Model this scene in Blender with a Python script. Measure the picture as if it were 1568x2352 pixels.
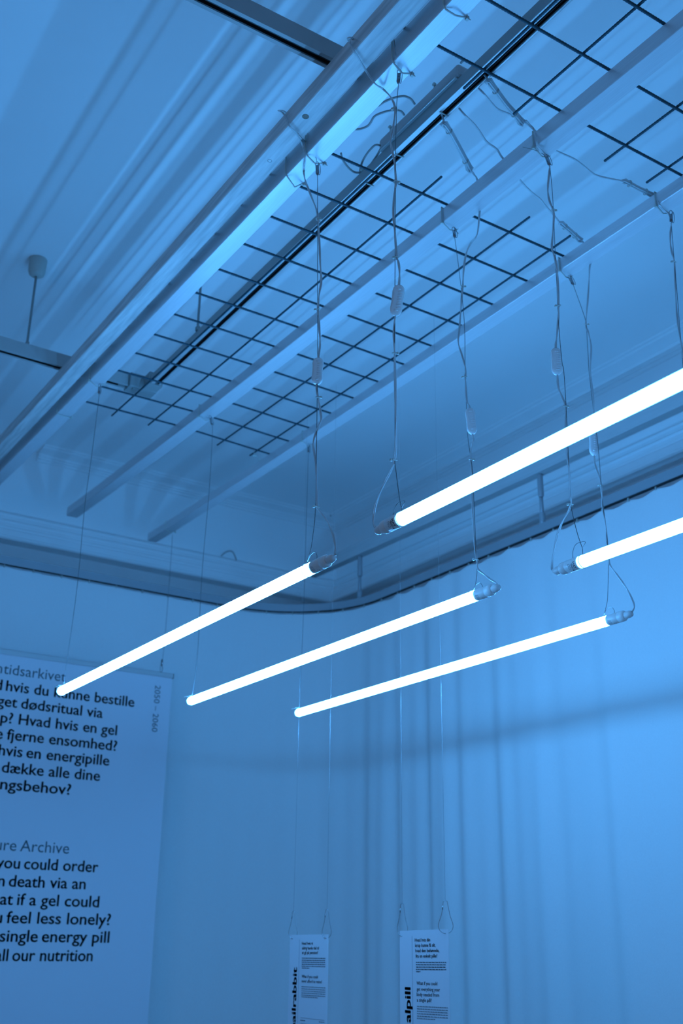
import bpy, bmesh, math, random
from mathutils import Vector, Matrix
random.seed(7)
for o in list(bpy.data.objects): bpy.data.objects.remove(o)
SC = bpy.context.scene
COL = SC.collection
H0 = 1.6                      # height of the camera above the floor

# ------------------------------------------------------------------ camera
cam_d = bpy.data.cameras.new('camera'); cam = bpy.data.objects.new('camera', cam_d); COL.objects.link(cam)
cam_d.sensor_fit = 'VERTICAL'; cam_d.sensor_height = 36.0; cam_d.sensor_width = 24.0
cam_d.lens = 38.534; cam_d.clip_start = 0.02; cam_d.clip_end = 60
cr = Vector((0.83833031, -0.54498835, 0.01378344)); cdn = Vector((0.20845376, 0.29708788, -0.93181856)); cf = Vector((0.50373537, 0.78404495, 0.36266265))
cam.matrix_world = Matrix(((cr.x, -cdn.x, -cf.x, 0), (cr.y, -cdn.y, -cf.y, 0), (cr.z, -cdn.z, -cf.z, H0), (0, 0, 0, 1)))
cam_d.dof.use_dof = True; cam_d.dof.focus_distance = 2.15; cam_d.dof.aperture_fstop = 5.6
SC.camera = cam

# ------------------------------------------------------------------ world, exposure, tube light
W = bpy.data.worlds.new('world'); SC.world = W; W.use_nodes = True
W.node_tree.nodes['Background'].inputs[0].default_value = (1.0, 0.80, 0.55, 1)
W.node_tree.nodes['Background'].inputs[1].default_value = 0.48    # warm fill from the left, let in by the added window
SC.view_settings.view_transform = 'Standard'; SC.view_settings.look = 'None'
SC.view_settings.exposure = 0.0; SC.view_settings.gamma = 1.0; SC.view_settings.use_curve_mapping = False
TUBE_COLOR = (0.083, 0.41, 1.0)
TUBE_STRENGTH = 48.0        # the three whole tubes
TUBE_STRENGTH_NEAR = 14.0    # the three tubes running out of the picture on the right
SC.cycles.max_bounces = 10; SC.cycles.diffuse_bounces = 6; SC.cycles.glossy_bounces = 4; SC.cycles.transmission_bounces = 6
SC.cycles.caustics_reflective = False; SC.cycles.caustics_refractive = False
SC.cycles.sample_clamp_indirect = 0.0
SC.cycles.use_denoising = True

# ------------------------------------------------------------------ materials
def mat(name, col, rough=0.6, metal=0.0, noise=0.0, nscale=8.0, stretch=(1, 1, 1), trans=0.0, coat=0.0, aniso=0.0, arot=0.0, spec=0.5, bump=0.0):
    m = bpy.data.materials.new(name); m.use_nodes = True
    nt = m.node_tree; b = nt.nodes['Principled BSDF']
    b.inputs['Base Color'].default_value = (*col, 1); b.inputs['Roughness'].default_value = rough
    b.inputs['Metallic'].default_value = metal; b.inputs['Transmission Weight'].default_value = trans
    b.inputs['Coat Weight'].default_value = coat; b.inputs['Specular IOR Level'].default_value = spec
    if aniso:
        b.inputs['Anisotropic'].default_value = aniso; b.inputs['Anisotropic Rotation'].default_value = arot
        tg = nt.nodes.new('ShaderNodeTangent'); tg.direction_type = 'RADIAL'; tg.axis = 'Y'
        nt.links.new(tg.outputs[0], b.inputs['Tangent'])
    if noise or bump:
        tc = nt.nodes.new('ShaderNodeTexCoord'); mp = nt.nodes.new('ShaderNodeMapping')
        mp.inputs['Scale'].default_value = stretch
        nz = nt.nodes.new('ShaderNodeTexNoise'); nz.inputs['Scale'].default_value = nscale; nz.inputs['Detail'].default_value = 5
        nt.links.new(tc.outputs['Object'], mp.inputs[0]); nt.links.new(mp.outputs[0], nz.inputs['Vector'])
    if noise:
        rp = nt.nodes.new('ShaderNodeValToRGB')
        rp.color_ramp.elements[0].position = 0.3; rp.color_ramp.elements[1].position = 0.7
        rp.color_ramp.elements[0].color = (*[c * (1 - noise) for c in col], 1); rp.color_ramp.elements[1].color = (*[min(1, c * (1 + noise)) for c in col], 1)
        nt.links.new(nz.outputs['Fac'], rp.inputs[0]); nt.links.new(rp.outputs[0], b.inputs['Base Color'])
    if bump:
        bp = nt.nodes.new('ShaderNodeBump'); bp.inputs['Strength'].default_value = bump; bp.inputs['Distance'].default_value = 0.002
        nt.links.new(nz.outputs['Fac'], bp.inputs['Height']); nt.links.new(bp.outputs[0], b.inputs['Normal'])
    return m
M = {}
M['wall'] = mat('painted plaster', (0.94, 0.94, 0.94), 0.7, noise=0.02, nscale=3, spec=0.12)
M['farwall'] = mat('dark painted wall', (0.85, 0.85, 0.85), 0.7, noise=0.03, nscale=3, spec=0.12)
M['ceiling'] = mat('painted ceiling', (0.94, 0.94, 0.94), 0.65, noise=0.015, nscale=2, spec=0.12)
M['trim'] = mat('painted moulding', (0.92, 0.92, 0.92), 0.55, noise=0.02, nscale=6, spec=0.12)
M['floor'] = mat('grey floor', (0.42, 0.41, 0.40), 0.5, noise=0.15, nscale=5, stretch=(1, 8, 1))
M['curtain'] = mat('pale curtain cloth', (0.80, 0.80, 0.80), 0.9, noise=0.03, nscale=300, spec=0.1)
M['wood'] = mat('planed softwood', (0.66, 0.65, 0.64), 0.42, noise=0.22, nscale=9, stretch=(9, 0.7, 9), coat=0.25)
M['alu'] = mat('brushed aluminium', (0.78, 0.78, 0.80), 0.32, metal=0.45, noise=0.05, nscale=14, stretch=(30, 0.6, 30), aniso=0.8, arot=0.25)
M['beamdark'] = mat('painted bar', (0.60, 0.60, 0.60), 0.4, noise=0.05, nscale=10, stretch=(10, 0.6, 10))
M['rebar'] = mat('mill scale steel', (0.02, 0.065, 0.09), 0.5, metal=0.3, noise=0.35, nscale=60)
M['track'] = mat('grey coated track', (0.42, 0.41, 0.40), 0.4, noise=0.05, nscale=5)
M['tracklip'] = mat('satin track lip', (0.62, 0.62, 0.62), 0.35, metal=0.4)
M['slot'] = mat('black track slot', (0.012, 0.013, 0.015), 0.5)
M['plastic'] = mat('off white plastic', (0.50, 0.50, 0.46), 0.45)
M['driver'] = mat('grey driver case', (0.60, 0.56, 0.55), 0.5, noise=0.03)
M['hrod'] = mat('grey hanger rod', (0.34, 0.34, 0.33), 0.45)
M['wire'] = mat('steel cable', (0.16, 0.17, 0.18), 0.35, metal=0.85)
M['grip'] = mat('nickel gripper', (0.30, 0.30, 0.31), 0.25, metal=1.0)
M['cord'] = mat('clear twin flex', (0.66, 0.71, 0.73), 0.2, trans=0.1, coat=0.5)
M['switch'] = mat('clear moulded plastic', (0.95, 0.96, 0.97), 0.25, trans=0.1, coat=0.6, noise=0.03, nscale=120)
M['tie'] = mat('natural nylon tie', (0.78, 0.82, 0.76), 0.4, trans=0.35)
M['cap'] = mat('grey tube end cap', (0.92, 0.91, 0.90), 0.35, coat=0.25)
M['nut'] = mat('grey cable gland', (0.80, 0.80, 0.80), 0.4, coat=0.2)
M['clear'] = mat('clear tube end', (0.9, 0.93, 0.96), 0.12, trans=0.8)
M['ink'] = mat('black ink', (0.012, 0.016, 0.022), 0.7)
M['inkgreen'] = mat('dark green ink', (0.012, 0.035, 0.04), 0.7)
M['inkgrey'] = mat('grey ink', (0.09, 0.11, 0.13), 0.7)
M['inkpale'] = mat('pale grey ink', (0.27, 0.28, 0.30), 0.7)
M['banner'] = mat('banner film', (0.78, 0.77, 0.82), 0.55, spec=0.12)
M['paper'] = mat('matt card', (0.84, 0.82, 0.86), 0.6, spec=0.12)
M['rail'] = mat('curtain rail metal', (0.42, 0.42, 0.44), 0.4, metal=0.3)
M['raildark'] = mat('rail groove', (0.03, 0.035, 0.04), 0.6)
M['nylon'] = mat('nylon line', (0.9, 0.93, 0.95), 0.15, trans=0.75, coat=1.0)
M['ring'] = mat('wire ring steel', (0.45, 0.45, 0.46), 0.2, metal=1.0)
M['knot'] = mat('wood knot', (0.20, 0.15, 0.11), 0.5, noise=0.2, nscale=60)
M['screw'] = mat('screw steel', (0.10, 0.10, 0.10), 0.4, metal=0.7)
def emis(name, col, s, low=0.75, high=1.10):
    """frosted tube that glows through its whole thickness, so it shines lengthwise almost as strongly as sideways;
    emission is set a little higher on top than below, to send more light upwards"""
    m = bpy.data.materials.new(name); m.use_nodes = True; nt = m.node_tree; nt.nodes.clear()
    def math_(op, *ins):
        n = nt.nodes.new('ShaderNodeMath'); n.operation = op
        for i, v in enumerate(ins):
            if isinstance(v, (int, float)): n.inputs[i].default_value = v
            else: nt.links.new(v, n.inputs[i])
        return n.outputs[0]
    e = nt.nodes.new('ShaderNodeEmission'); o = nt.nodes.new('ShaderNodeOutputMaterial')
    g = nt.nodes.new('ShaderNodeNewGeometry'); sp = nt.nodes.new('ShaderNodeSeparateXYZ'); mr = nt.nodes.new('ShaderNodeMapRange'); ax = nt.nodes.new('ShaderNodeSeparateXYZ')
    mr.interpolation_type = 'SMOOTHSTEP'
    mr.inputs['From Min'].default_value = -0.7; mr.inputs['From Max'].default_value = 0.9
    mr.inputs['To Min'].default_value = low * s; mr.inputs['To Max'].default_value = high * s
    nt.links.new(g.outputs['Normal'], sp.inputs[0]); nt.links.new(sp.outputs['Z'], mr.inputs['Value'])
    nt.links.new(g.outputs['Incoming'], ax.inputs[0])
    y2 = math_('MULTIPLY', ax.outputs['Y'], ax.outputs['Y'])
    thick = math_('POWER', math_('SUBTRACT', 1.11, y2), -0.5)      # path length through the glowing tube
    nt.links.new(math_('MULTIPLY', mr.outputs[0], thick), e.inputs[1])
    e.inputs[0].default_value = (*col, 1)
    nt.links.new(e.outputs[0], o.inputs[0]); return m
M['glow'] = emis('blue white tube light', TUBE_COLOR, TUBE_STRENGTH)
M['glow2'] = emis('dimmer blue white tube light', TUBE_COLOR, TUBE_STRENGTH_NEAR, 1.0, 1.0)

# ------------------------------------------------------------------ mesh helpers (coordinates in metres, floor at z = 0)
def tag(o, label=None, cat=None, group=None, kind=None):
    if label: o['label'] = label
    if cat: o['category'] = cat
    if group: o['group'] = group
    if kind: o['kind'] = kind
    return o
def thing(name, label, cat, loc, group=None):
    o = bpy.data.objects.new(name, None); COL.objects.link(o); o.location = loc; o.empty_display_size = 0.05
    return tag(o, label, cat, group)
def wloc(o):
    v = Vector(o.location)
    while o.parent: o = o.parent; v += Vector(o.location)
    return v
def obj(name, bm, m, parent=None, smooth=False, origin=None):
    bmesh.ops.recalc_face_normals(bm, faces=bm.faces)
    if origin is None:
        xs = [v.co for v in bm.verts]
        origin = Vector(((min(c.x for c in xs) + max(c.x for c in xs)) / 2, (min(c.y for c in xs) + max(c.y for c in xs)) / 2, min(c.z for c in xs)))
    origin = Vector(origin)
    bm.transform(Matrix.Translation(-origin))
    me = bpy.data.meshes.new(name); bm.to_mesh(me); bm.free()
    if isinstance(m, (list, tuple)):
        for k in m: me.materials.append(k)
    else: me.materials.append(m)
    if smooth:
        for p in me.polygons: p.use_smooth = True
    o = bpy.data.objects.new(name, me); COL.objects.link(o)
    if parent:
        o.parent = parent; o.location = origin - wloc(parent)
    else: o.location = origin
    return o
def struct(name, bm, m, smooth=False): return tag(obj(name, bm, m, smooth=smooth), kind='structure')
def NB(): return bmesh.new()
def box(bm, x0, x1, y0, y1, z0, z1, bev=0.0, mi=0):
    vs = [bm.verts.new(p) for p in ((x0, y0, z0), (x1, y0, z0), (x1, y1, z0), (x0, y1, z0), (x0, y0, z1), (x1, y0, z1), (x1, y1, z1), (x0, y1, z1))]
    fs = [bm.faces.new([vs[i] for i in f]) for f in ((0, 3, 2, 1), (4, 5, 6, 7), (0, 1, 5, 4), (1, 2, 6, 5), (2, 3, 7, 6), (3, 0, 4, 7))]
    for f in fs: f.material_index = mi
    if bev:
        bmesh.ops.bevel(bm, geom=list({e for f in fs for e in f.edges}), offset=bev, segments=2, affect='EDGES', profile=0.5)
    return bm
def catmull(pts, k=4):
    P_ = [Vector(p) for p in pts]
    if len(P_) < 3: return P_
    out = []
    for i in range(len(P_) - 1):
        p0 = P_[max(i - 1, 0)]; p1 = P_[i]; p2 = P_[i + 1]; p3 = P_[min(i + 2, len(P_) - 1)]
        for j in range(k):
            t = j / k
            out.append(0.5 * ((2 * p1) + (p2 - p0) * t + (2 * p0 - 5 * p1 + 4 * p2 - p3) * t * t + (3 * p1 - p0 - 3 * p2 + p3) * t ** 3))
    out.append(P_[-1]); return out
def tube(bm, pts, r, n=6, closed=False, cap=True, mi=0):
    pts = [Vector(p) for p in pts]
    q = [pts[0]]
    for p in pts[1:]:
        if (p - q[-1]).length > 1e-6: q.append(p)
    pts = q; N = len(pts)
    rr = r if isinstance(r, (list, tuple)) else [r] * N
    rings = []; up = None
    for i, p in enumerate(pts):
        a = pts[(i - 1) % N] if (closed or i > 0) else p
        b = pts[(i + 1) % N] if (closed or i < N - 1) else p
        t = (b - a).normalized()
        if up is None:
            up = t.orthogonal().normalized()
        up = (up - t * up.dot(t))
        if up.length < 1e-6: up = t.orthogonal()
        up.normalize(); s = t.cross(up)
        rings.append([bm.verts.new(p + (up * math.cos(2 * math.pi * k / n) + s * math.sin(2 * math.pi * k / n)) * rr[min(i, len(rr) - 1)]) for k in range(n)])
    L = N if closed else N - 1
    for i in range(L):
        A, B = rings[i], rings[(i + 1) % N]
        for k in range(n):
            f = bm.faces.new((A[k], A[(k + 1) % n], B[(k + 1) % n], B[k])); f.material_index = mi; f.smooth = True
    if cap and not closed:
        bm.faces.new(rings[0][::-1]).material_index = mi; bm.faces.new(rings[-1]).material_index = mi
    return bm
def lathe(bm, base, axis, prof, n=20, mi=0):
    """prof: list of (distance along axis, radius)"""
    axis = Vector(axis).normalized(); u = axis.orthogonal().normalized(); w = axis.cross(u); base = Vector(base)
    R = []
    for d, r in prof:
        R.append([bm.verts.new(base + axis * d + (u * math.cos(2 * math.pi * k / n) + w * math.sin(2 * math.pi * k / n)) * max(r, 1e-5)) for k in range(n)])
    for A, B in zip(R, R[1:]):
        for k in range(n):
            f = bm.faces.new((A[k], A[(k + 1) % n], B[(k + 1) % n], B[k])); f.material_index = mi; f.smooth = True
    bm.faces.new(R[0][::-1]).material_index = mi; bm.faces.new(R[-1]).material_index = mi
    return bm
def sweep(bm, prof, path, mi=0):
    """prof list of (a, b) swept through a list of frames (origin, A axis, B axis); closed profile"""
    R = [[bm.verts.new(Vector(o) + Vector(A) * a + Vector(B) * b) for a, b in prof] for o, A, B in path]
    n = len(prof)
    for P0, P1 in zip(R, R[1:]):
        for k in range(n): bm.faces.new((P0[k], P0[(k + 1) % n], P1[(k + 1) % n], P1[k])).material_index = mi
    bm.faces.new(R[0][::-1]).material_index = mi; bm.faces.new(R[-1]).material_index = mi
    return bm
def text_verts(s, bold=0.0, space=1.0, res=3):
    """outline of a word as vertices and faces in font units; bold thickens it by laying shifted copies over each other"""
    cu = bpy.data.curves.new('t', 'FONT'); cu.body = s; cu.size = 1.0; cu.resolution_u = res; cu.fill_mode = 'BOTH'; cu.space_character = space
    o = bpy.data.objects.new('t', cu); COL.objects.link(o)
    dg = bpy.context.evaluated_depsgraph_get(); dg.update()
    me = bpy.data.meshes.new_from_object(o.evaluated_get(dg))
    v0 = [v.co.copy() for v in me.vertices]; f0 = [tuple(p.vertices) for p in me.polygons]
    bpy.data.objects.remove(o); bpy.data.curves.remove(cu); bpy.data.meshes.remove(me)
    vs, fs = [], []
    for dx, dy in ([(0, 0)] if not bold else [(-bold, 0), (bold, 0), (0, bold * .6), (0, -bold * .6)]):
        n = len(vs); vs += [Vector((v.x + dx, v.y + dy, 0)) for v in v0]; fs += [tuple(i + n for i in f) for f in f0]
    return vs, fs
def put_text(bm, vf, f):
    vs = [bm.verts.new(f(v.x, v.y)) for v in vf[0]]
    for p in vf[1]:
        try: bm.faces.new([vs[i] for i in p])
        except ValueError: pass
    return bm
def extent(vf): return min(v.x for v in vf[0]), max(v.x for v in vf[0])
P = {
 'cord_t1': [(1.082, 1.7053, 2.2948), (1.082, 1.7043, 2.3134), (1.082, 1.7147, 2.3436), (1.082, 1.7384, 2.3785), (1.082, 1.7641, 2.4054), (1.082, 1.7764, 2.4208), (1.082, 1.7798, 2.4633), (1.082, 1.7858, 2.5242), (1.082, 1.7981, 2.5687), (1.082, 1.7853, 2.594), (1.082, 1.7688, 2.6128), (1.082, 1.7733, 2.6401), (1.082, 1.7833, 2.6731), (1.082, 1.7899, 2.7041), (1.082, 1.7855, 2.7687), (1.082, 1.7796, 2.8003), (1.082, 1.7848, 2.8408), (1.082, 1.7877, 2.8697), (1.082, 1.7923, 2.893), (1.082, 1.7884, 2.9312), (1.082, 1.7814, 2.9612), (1.082, 1.7881, 3.0175), (1.082, 1.7969, 3.0984), (1.082, 1.8023, 3.1385), (1.082, 1.8113, 3.1717), (1.082, 1.8433, 3.2384), (1.082, 1.8678, 3.2931), (1.082, 1.8748, 3.3283), (1.046, 1.8077, 3.3), (1.0444, 1.8159, 3.335), (1.0151, 1.7951, 3.342), (0.9858, 1.7814, 3.344), (0.98, 1.7903, 3.3733), (0.977, 1.8014, 3.3926), (0.962, 1.791, 3.3826), (0.972, 1.7905, 3.3872), (0.992, 1.8098, 3.4047)],
 'ties_t1': [(1.082, 1.7764, 2.4208), (1.082, 1.7833, 2.6731), (1.082, 1.7923, 2.893), (1.082, 1.8023, 3.1385)],
 'switch_t1': [(1.082, 1.79, 2.7062), (1.082, 1.7855, 2.7687)],
 'cord_t4': [(1.082, 1.5669, 2.3104), (1.082, 1.5741, 2.3256), (1.082, 1.5671, 2.3556), (1.082, 1.5416, 2.3866), (1.082, 1.515, 2.4106), (1.082, 1.5052, 2.4255), (1.082, 1.5008, 2.4735), (1.082, 1.5015, 2.5646), (1.082, 1.5038, 2.6499), (1.082, 1.5057, 2.6939), (1.082, 1.5018, 2.7279), (1.082, 1.4882, 2.7928), (1.082, 1.4865, 2.8268), (1.082, 1.4907, 2.8494), (1.082, 1.495, 2.8609), (1.082, 1.5006, 2.9166), (1.082, 1.5062, 2.9726), (1.082, 1.5014, 3.0229), (1.082, 1.4966, 3.0436), (1.082, 1.5024, 3.0999), (1.082, 1.5115, 3.1395), (1.082, 1.5145, 3.1641), (1.082, 1.505, 3.1913), (1.082, 1.4984, 3.2323), (1.082, 1.5125, 3.2717), (1.082, 1.5415, 3.3172), (1.0484, 1.5228, 3.3), (1.0399, 1.5387, 3.335), (1.0089, 1.5229, 3.342), (0.9808, 1.5074, 3.344), (0.98, 1.5201, 3.3753), (0.966, 1.5054, 3.3662), (0.975, 1.5075, 3.3753), (0.992, 1.5234, 3.3905)],
 'ties_t4': [(1.082, 1.5052, 2.4255), (1.082, 1.5038, 2.6489), (1.082, 1.495, 2.8609), (1.082, 1.4966, 3.0436), (1.082, 1.4984, 3.2323)],
 'switch_t4': [(1.082, 1.5018, 2.7299), (1.082, 1.4868, 2.792)],
 'cord_t2': [(1.525, 1.7355, 2.3153), (1.525, 1.742, 2.3289), (1.525, 1.7631, 2.3444), (1.525, 1.7845, 2.3622), (1.525, 1.8033, 2.3795), (1.525, 1.8068, 2.4022), (1.525, 1.8132, 2.4616), (1.525, 1.8159, 2.5374), (1.525, 1.8145, 2.6024), (1.525, 1.8154, 2.6527), (1.525, 1.8126, 2.6797), (1.525, 1.8037, 2.6988), (1.525, 1.8062, 2.7145), (1.525, 1.8127, 2.7848), (1.525, 1.8231, 2.8078), (1.525, 1.8259, 2.8585), (1.525, 1.8269, 2.8755), (1.525, 1.8243, 2.8971), (1.525, 1.836, 2.9386), (1.525, 1.8495, 2.983), (1.525, 1.8428, 3.0219), (1.525, 1.8332, 3.0898), (1.525, 1.8262, 3.1319), (1.525, 1.8188, 3.1844), (1.525, 1.8068, 3.2217), (1.525, 1.787, 3.2402), (1.525, 1.7632, 3.2517), (1.5525, 1.7827, 3.34), (1.5806, 1.8101, 3.4), (1.5259, 1.7558, 3.41), (1.5052, 1.7429, 3.41), (1.4882, 1.7375, 3.415)],
 'ties_t2': [(1.525, 1.8068, 2.4022), (1.525, 1.8154, 2.6527), (1.525, 1.8269, 2.8755), (1.525, 1.8262, 3.1319)],
 'switch_t2': [(1.525, 1.8062, 2.7145), (1.525, 1.8143, 2.7855)],
 'cord_t5': [(1.525, 1.5485, 2.3014), (1.525, 1.5657, 2.3097), (1.525, 1.5685, 2.3227), (1.525, 1.5546, 2.3673), (1.525, 1.535, 2.4026), (1.525, 1.51, 2.4264), (1.525, 1.5027, 2.4375), (1.525, 1.5025, 2.4548), (1.525, 1.5017, 2.5082), (1.525, 1.5046, 2.5479), (1.525, 1.5049, 2.567), (1.525, 1.5039, 2.6171), (1.525, 1.5002, 2.6607), (1.525, 1.5085, 2.687), (1.525, 1.517, 2.7127), (1.525, 1.5178, 2.7437), (1.525, 1.5172, 2.8089), (1.525, 1.5131, 2.832), (1.525, 1.5046, 2.8706), (1.525, 1.4999, 2.908), (1.525, 1.4979, 2.967), (1.525, 1.4973, 3.0007), (1.525, 1.5027, 3.0377), (1.525, 1.5092, 3.0623), (1.525, 1.5042, 3.0946), (1.525, 1.4964, 3.1396), (1.525, 1.4971, 3.1592), (1.525, 1.5073, 3.1932), (1.525, 1.5096, 3.2268), (1.525, 1.5013, 3.2689), (1.525, 1.4997, 3.289), (1.523, 1.5107, 3.328), (1.5026, 1.5089, 3.335), (1.49, 1.5029, 3.3501), (1.5064, 1.5248, 3.4), (1.4977, 1.5266, 3.41), (1.4822, 1.5243, 3.415)],
 'ties_t5': [(1.525, 1.5027, 2.4375), (1.525, 1.5002, 2.6607), (1.525, 1.4999, 2.908), (1.525, 1.4971, 3.1592)],
 'switch_t5': [(1.525, 1.5178, 2.7437), (1.525, 1.5172, 2.8089)],
 'cord_t3': [(1.932, 1.7309, 2.3286), (1.932, 1.7213, 2.3413), (1.932, 1.7283, 2.3655), (1.932, 1.7442, 2.3977), (1.932, 1.7661, 2.4309), (1.932, 1.7848, 2.4582), (1.932, 1.789, 2.474), (1.932, 1.7904, 2.5175), (1.932, 1.7904, 2.5612), (1.932, 1.7956, 2.6129), (1.932, 1.7953, 2.6469), (1.932, 1.7952, 2.6778), (1.932, 1.8001, 2.7047), (1.932, 1.8105, 2.7398), (1.932, 1.811, 2.7657), (1.932, 1.807, 2.8395), (1.932, 1.8047, 2.8636), (1.932, 1.8003, 2.8933), (1.932, 1.7991, 2.9385), (1.932, 1.8019, 3.0093), (1.932, 1.7926, 3.0731), (1.932, 1.7979, 3.1194), (1.932, 1.8048, 3.1496), (1.932, 1.7923, 3.2138), (1.932, 1.7822, 3.2694), (1.9661, 1.806, 3.345), (2.0069, 1.8382, 3.4), (1.9496, 1.8034, 3.41), (1.928, 1.7933, 3.41), (1.9143, 1.794, 3.415)],
 'ties_t3': [(1.932, 1.7952, 2.6778), (1.932, 1.8048, 3.1496)],
 'switch_t3': [(1.932, 1.811, 2.7657), (1.932, 1.807, 2.8395)],
 'cord_t6': [(1.932, 1.4997, 2.8382), (1.932, 1.5021, 2.8919), (1.932, 1.5034, 2.934), (1.932, 1.5078, 2.9842), (1.932, 1.5071, 3.0448), (1.932, 1.5023, 3.1168), (1.932, 1.4977, 3.1762), (1.932, 1.5014, 3.2025), (1.932, 1.5034, 3.232), (1.932, 1.4997, 3.2623), (1.932, 1.4937, 3.2887), (1.9352, 1.4997, 3.32), (1.9194, 1.5041, 3.332), (1.895, 1.4951, 3.332), (1.938, 1.5402, 3.4), (1.9335, 1.5482, 3.41), (1.9246, 1.5513, 3.415)],
 'ties_t6': [(1.932, 1.4977, 3.1762)],
 'lead_t2': [(1.3378, 1.6483, 3.42), (1.3277, 1.6405, 3.42), (1.3259, 1.6428, 3.435), (1.3196, 1.6411, 3.445)],
 'lead_t3': [(1.8365, 1.7774, 3.415), (1.7951, 1.7589, 3.415), (1.7439, 1.7392, 3.415), (1.7137, 1.7265, 3.415), (1.6732, 1.717, 3.415), (1.6234, 1.6997, 3.415), (1.5715, 1.6787, 3.42), (1.5208, 1.6556, 3.415), (1.4913, 1.6405, 3.415), (1.4536, 1.6336, 3.415), (1.4139, 1.6138, 3.415), (1.386, 1.6016, 3.415), (1.353, 1.5916, 3.415), (1.3448, 1.6031, 3.44)],
 'lead_t6': [(1.8445, 1.5525, 3.415), (1.8021, 1.5666, 3.415), (1.7613, 1.5756, 3.415), (1.7114, 1.5667, 3.415), (1.675, 1.5614, 3.415), (1.6329, 1.5634, 3.415), (1.6041, 1.5679, 3.42), (1.5519, 1.5501, 3.42), (1.5011, 1.5331, 3.415), (1.4709, 1.5301, 3.415), (1.4395, 1.5299, 3.415), (1.4061, 1.533, 3.415), (1.3803, 1.5261, 3.415), (1.3452, 1.5124, 3.415), (1.3428, 1.5269, 3.44)],
 'lead_t5': [(1.3374, 1.4843, 3.42), (1.3328, 1.4873, 3.435), (1.328, 1.4903, 3.445)],
 'bundle_t2': [(1.4864, 1.7387, 3.415), (1.4571, 1.7183, 3.415), (1.3903, 1.6762, 3.415), (1.355, 1.6552, 3.415), (1.3306, 1.6443, 3.415)],
 'bundle_t3': [(1.9251, 1.7953, 3.41), (1.8974, 1.7873, 3.41), (1.8654, 1.7778, 3.41), (1.847, 1.7737, 3.41), (1.8273, 1.7682, 3.41)],
 'bundle_t5': [(1.4806, 1.5379, 3.415), (1.4462, 1.5236, 3.415), (1.4055, 1.5092, 3.415), (1.3604, 1.4904, 3.415), (1.3277, 1.4777, 3.415)],
 'bundle_t6': [(1.9432, 1.5481, 3.41), (1.9143, 1.5483, 3.41), (1.8793, 1.5486, 3.41), (1.855, 1.5481, 3.41), (1.8376, 1.5495, 3.41)],
 'wire_t1n': [(1.082, 1.8095, 3.2662), (1.082, 1.8044, 3.1434), (1.082, 1.7975, 2.9757), (1.082, 1.7887, 2.7617), (1.082, 1.7849, 2.5838), (1.082, 1.7829, 2.4162), (1.082, 1.7892, 2.366), (1.082, 1.7962, 2.3352), (1.082, 1.8086, 2.3108)],
 'grip_t1n': [(1.082, 1.8131, 3.3061), (1.082, 1.8095, 3.2662)],
 'tail_t1n': [(1.0088, 1.7822, 3.335), (1.0204, 1.7815, 3.325), (1.082, 1.8563, 3.388), (1.082, 1.8263, 3.3404), (1.082, 1.8152, 3.3101)],
 'wire_t1f': [(1.082, 3.1874, 3.2803), (1.082, 3.1992, 3.0544), (1.082, 3.2145, 2.894), (1.082, 3.2049, 2.6241), (1.082, 3.2252, 2.3918), (1.082, 3.2317, 2.3119)],
 'grip_t1f': [(1.082, 3.1936, 3.3206), (1.082, 3.1918, 3.2822)],
 'wire_t2n': [(1.525, 1.8516, 3.2925), (1.525, 1.8368, 3.1735), (1.525, 1.8238, 3.0273), (1.525, 1.8259, 2.9182), (1.525, 1.8267, 2.8588), (1.525, 1.8254, 2.7936), (1.525, 1.8239, 2.7157), (1.525, 1.8166, 2.6632), (1.525, 1.8106, 2.6176), (1.525, 1.809, 2.5179), (1.525, 1.8075, 2.4024), (1.525, 1.8067, 2.3722), (1.525, 1.8143, 2.3414), (1.525, 1.8239, 2.3315)],
 'grip_t2n': [(1.525, 1.8558, 3.3272), (1.525, 1.8516, 3.2925)],
 'tail_t2n': [(1.525, 1.8371, 3.2973), (1.525, 1.8473, 3.3114), (1.525, 1.8523, 3.3225)],
 'wire_t2f': [(1.525, 3.2392, 3.3087), (1.525, 3.232, 3.2646), (1.525, 3.2299, 3.0459), (1.525, 3.2451, 2.7781), (1.525, 3.2407, 2.5031), (1.525, 3.2506, 2.3878), (1.525, 3.2626, 2.3351)],
 'grip_t2f': [(1.525, 3.2624, 3.3546), (1.525, 3.2392, 3.3087)],
 'tail_t2f': [(1.525, 3.4341, 3.4207), (1.525, 3.3754, 3.3987), (1.525, 3.314, 3.372), (1.525, 3.2649, 3.3468)],
 'wire_t3n': [(1.932, 1.8399, 3.293), (1.932, 1.8272, 3.2472), (1.932, 1.8147, 3.2021), (1.932, 1.8043, 3.1548), (1.932, 1.8046, 3.0827), (1.932, 1.8065, 3.0113), (1.932, 1.8055, 2.9876), (1.932, 1.8034, 2.9263), (1.932, 1.8013, 2.8836), (1.932, 1.7952, 2.7867), (1.932, 1.7949, 2.7028), (1.932, 1.7944, 2.6254), (1.932, 1.7892, 2.5436), (1.932, 1.7892, 2.5149), (1.932, 1.7913, 2.4656), (1.932, 1.8022, 2.3859), (1.932, 1.8087, 2.3643), (1.932, 1.818, 2.3434)],
 'grip_t3n': [(1.932, 1.8537, 3.3301), (1.932, 1.8399, 3.293)],
 'tail_t3n': [(1.932, 1.9134, 3.3903), (1.932, 1.8908, 3.3633), (1.932, 1.867, 3.3359), (1.932, 1.8546, 3.3206)],
 'wire_t3f': [(1.932, 3.2441, 3.3063), (1.932, 3.2462, 3.0259), (1.932, 3.2479, 2.6938), (1.932, 3.2557, 2.443), (1.932, 3.2617, 2.3341)],
 'grip_t3f': [(1.932, 3.2459, 3.3431), (1.932, 3.2441, 3.3063)],
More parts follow.
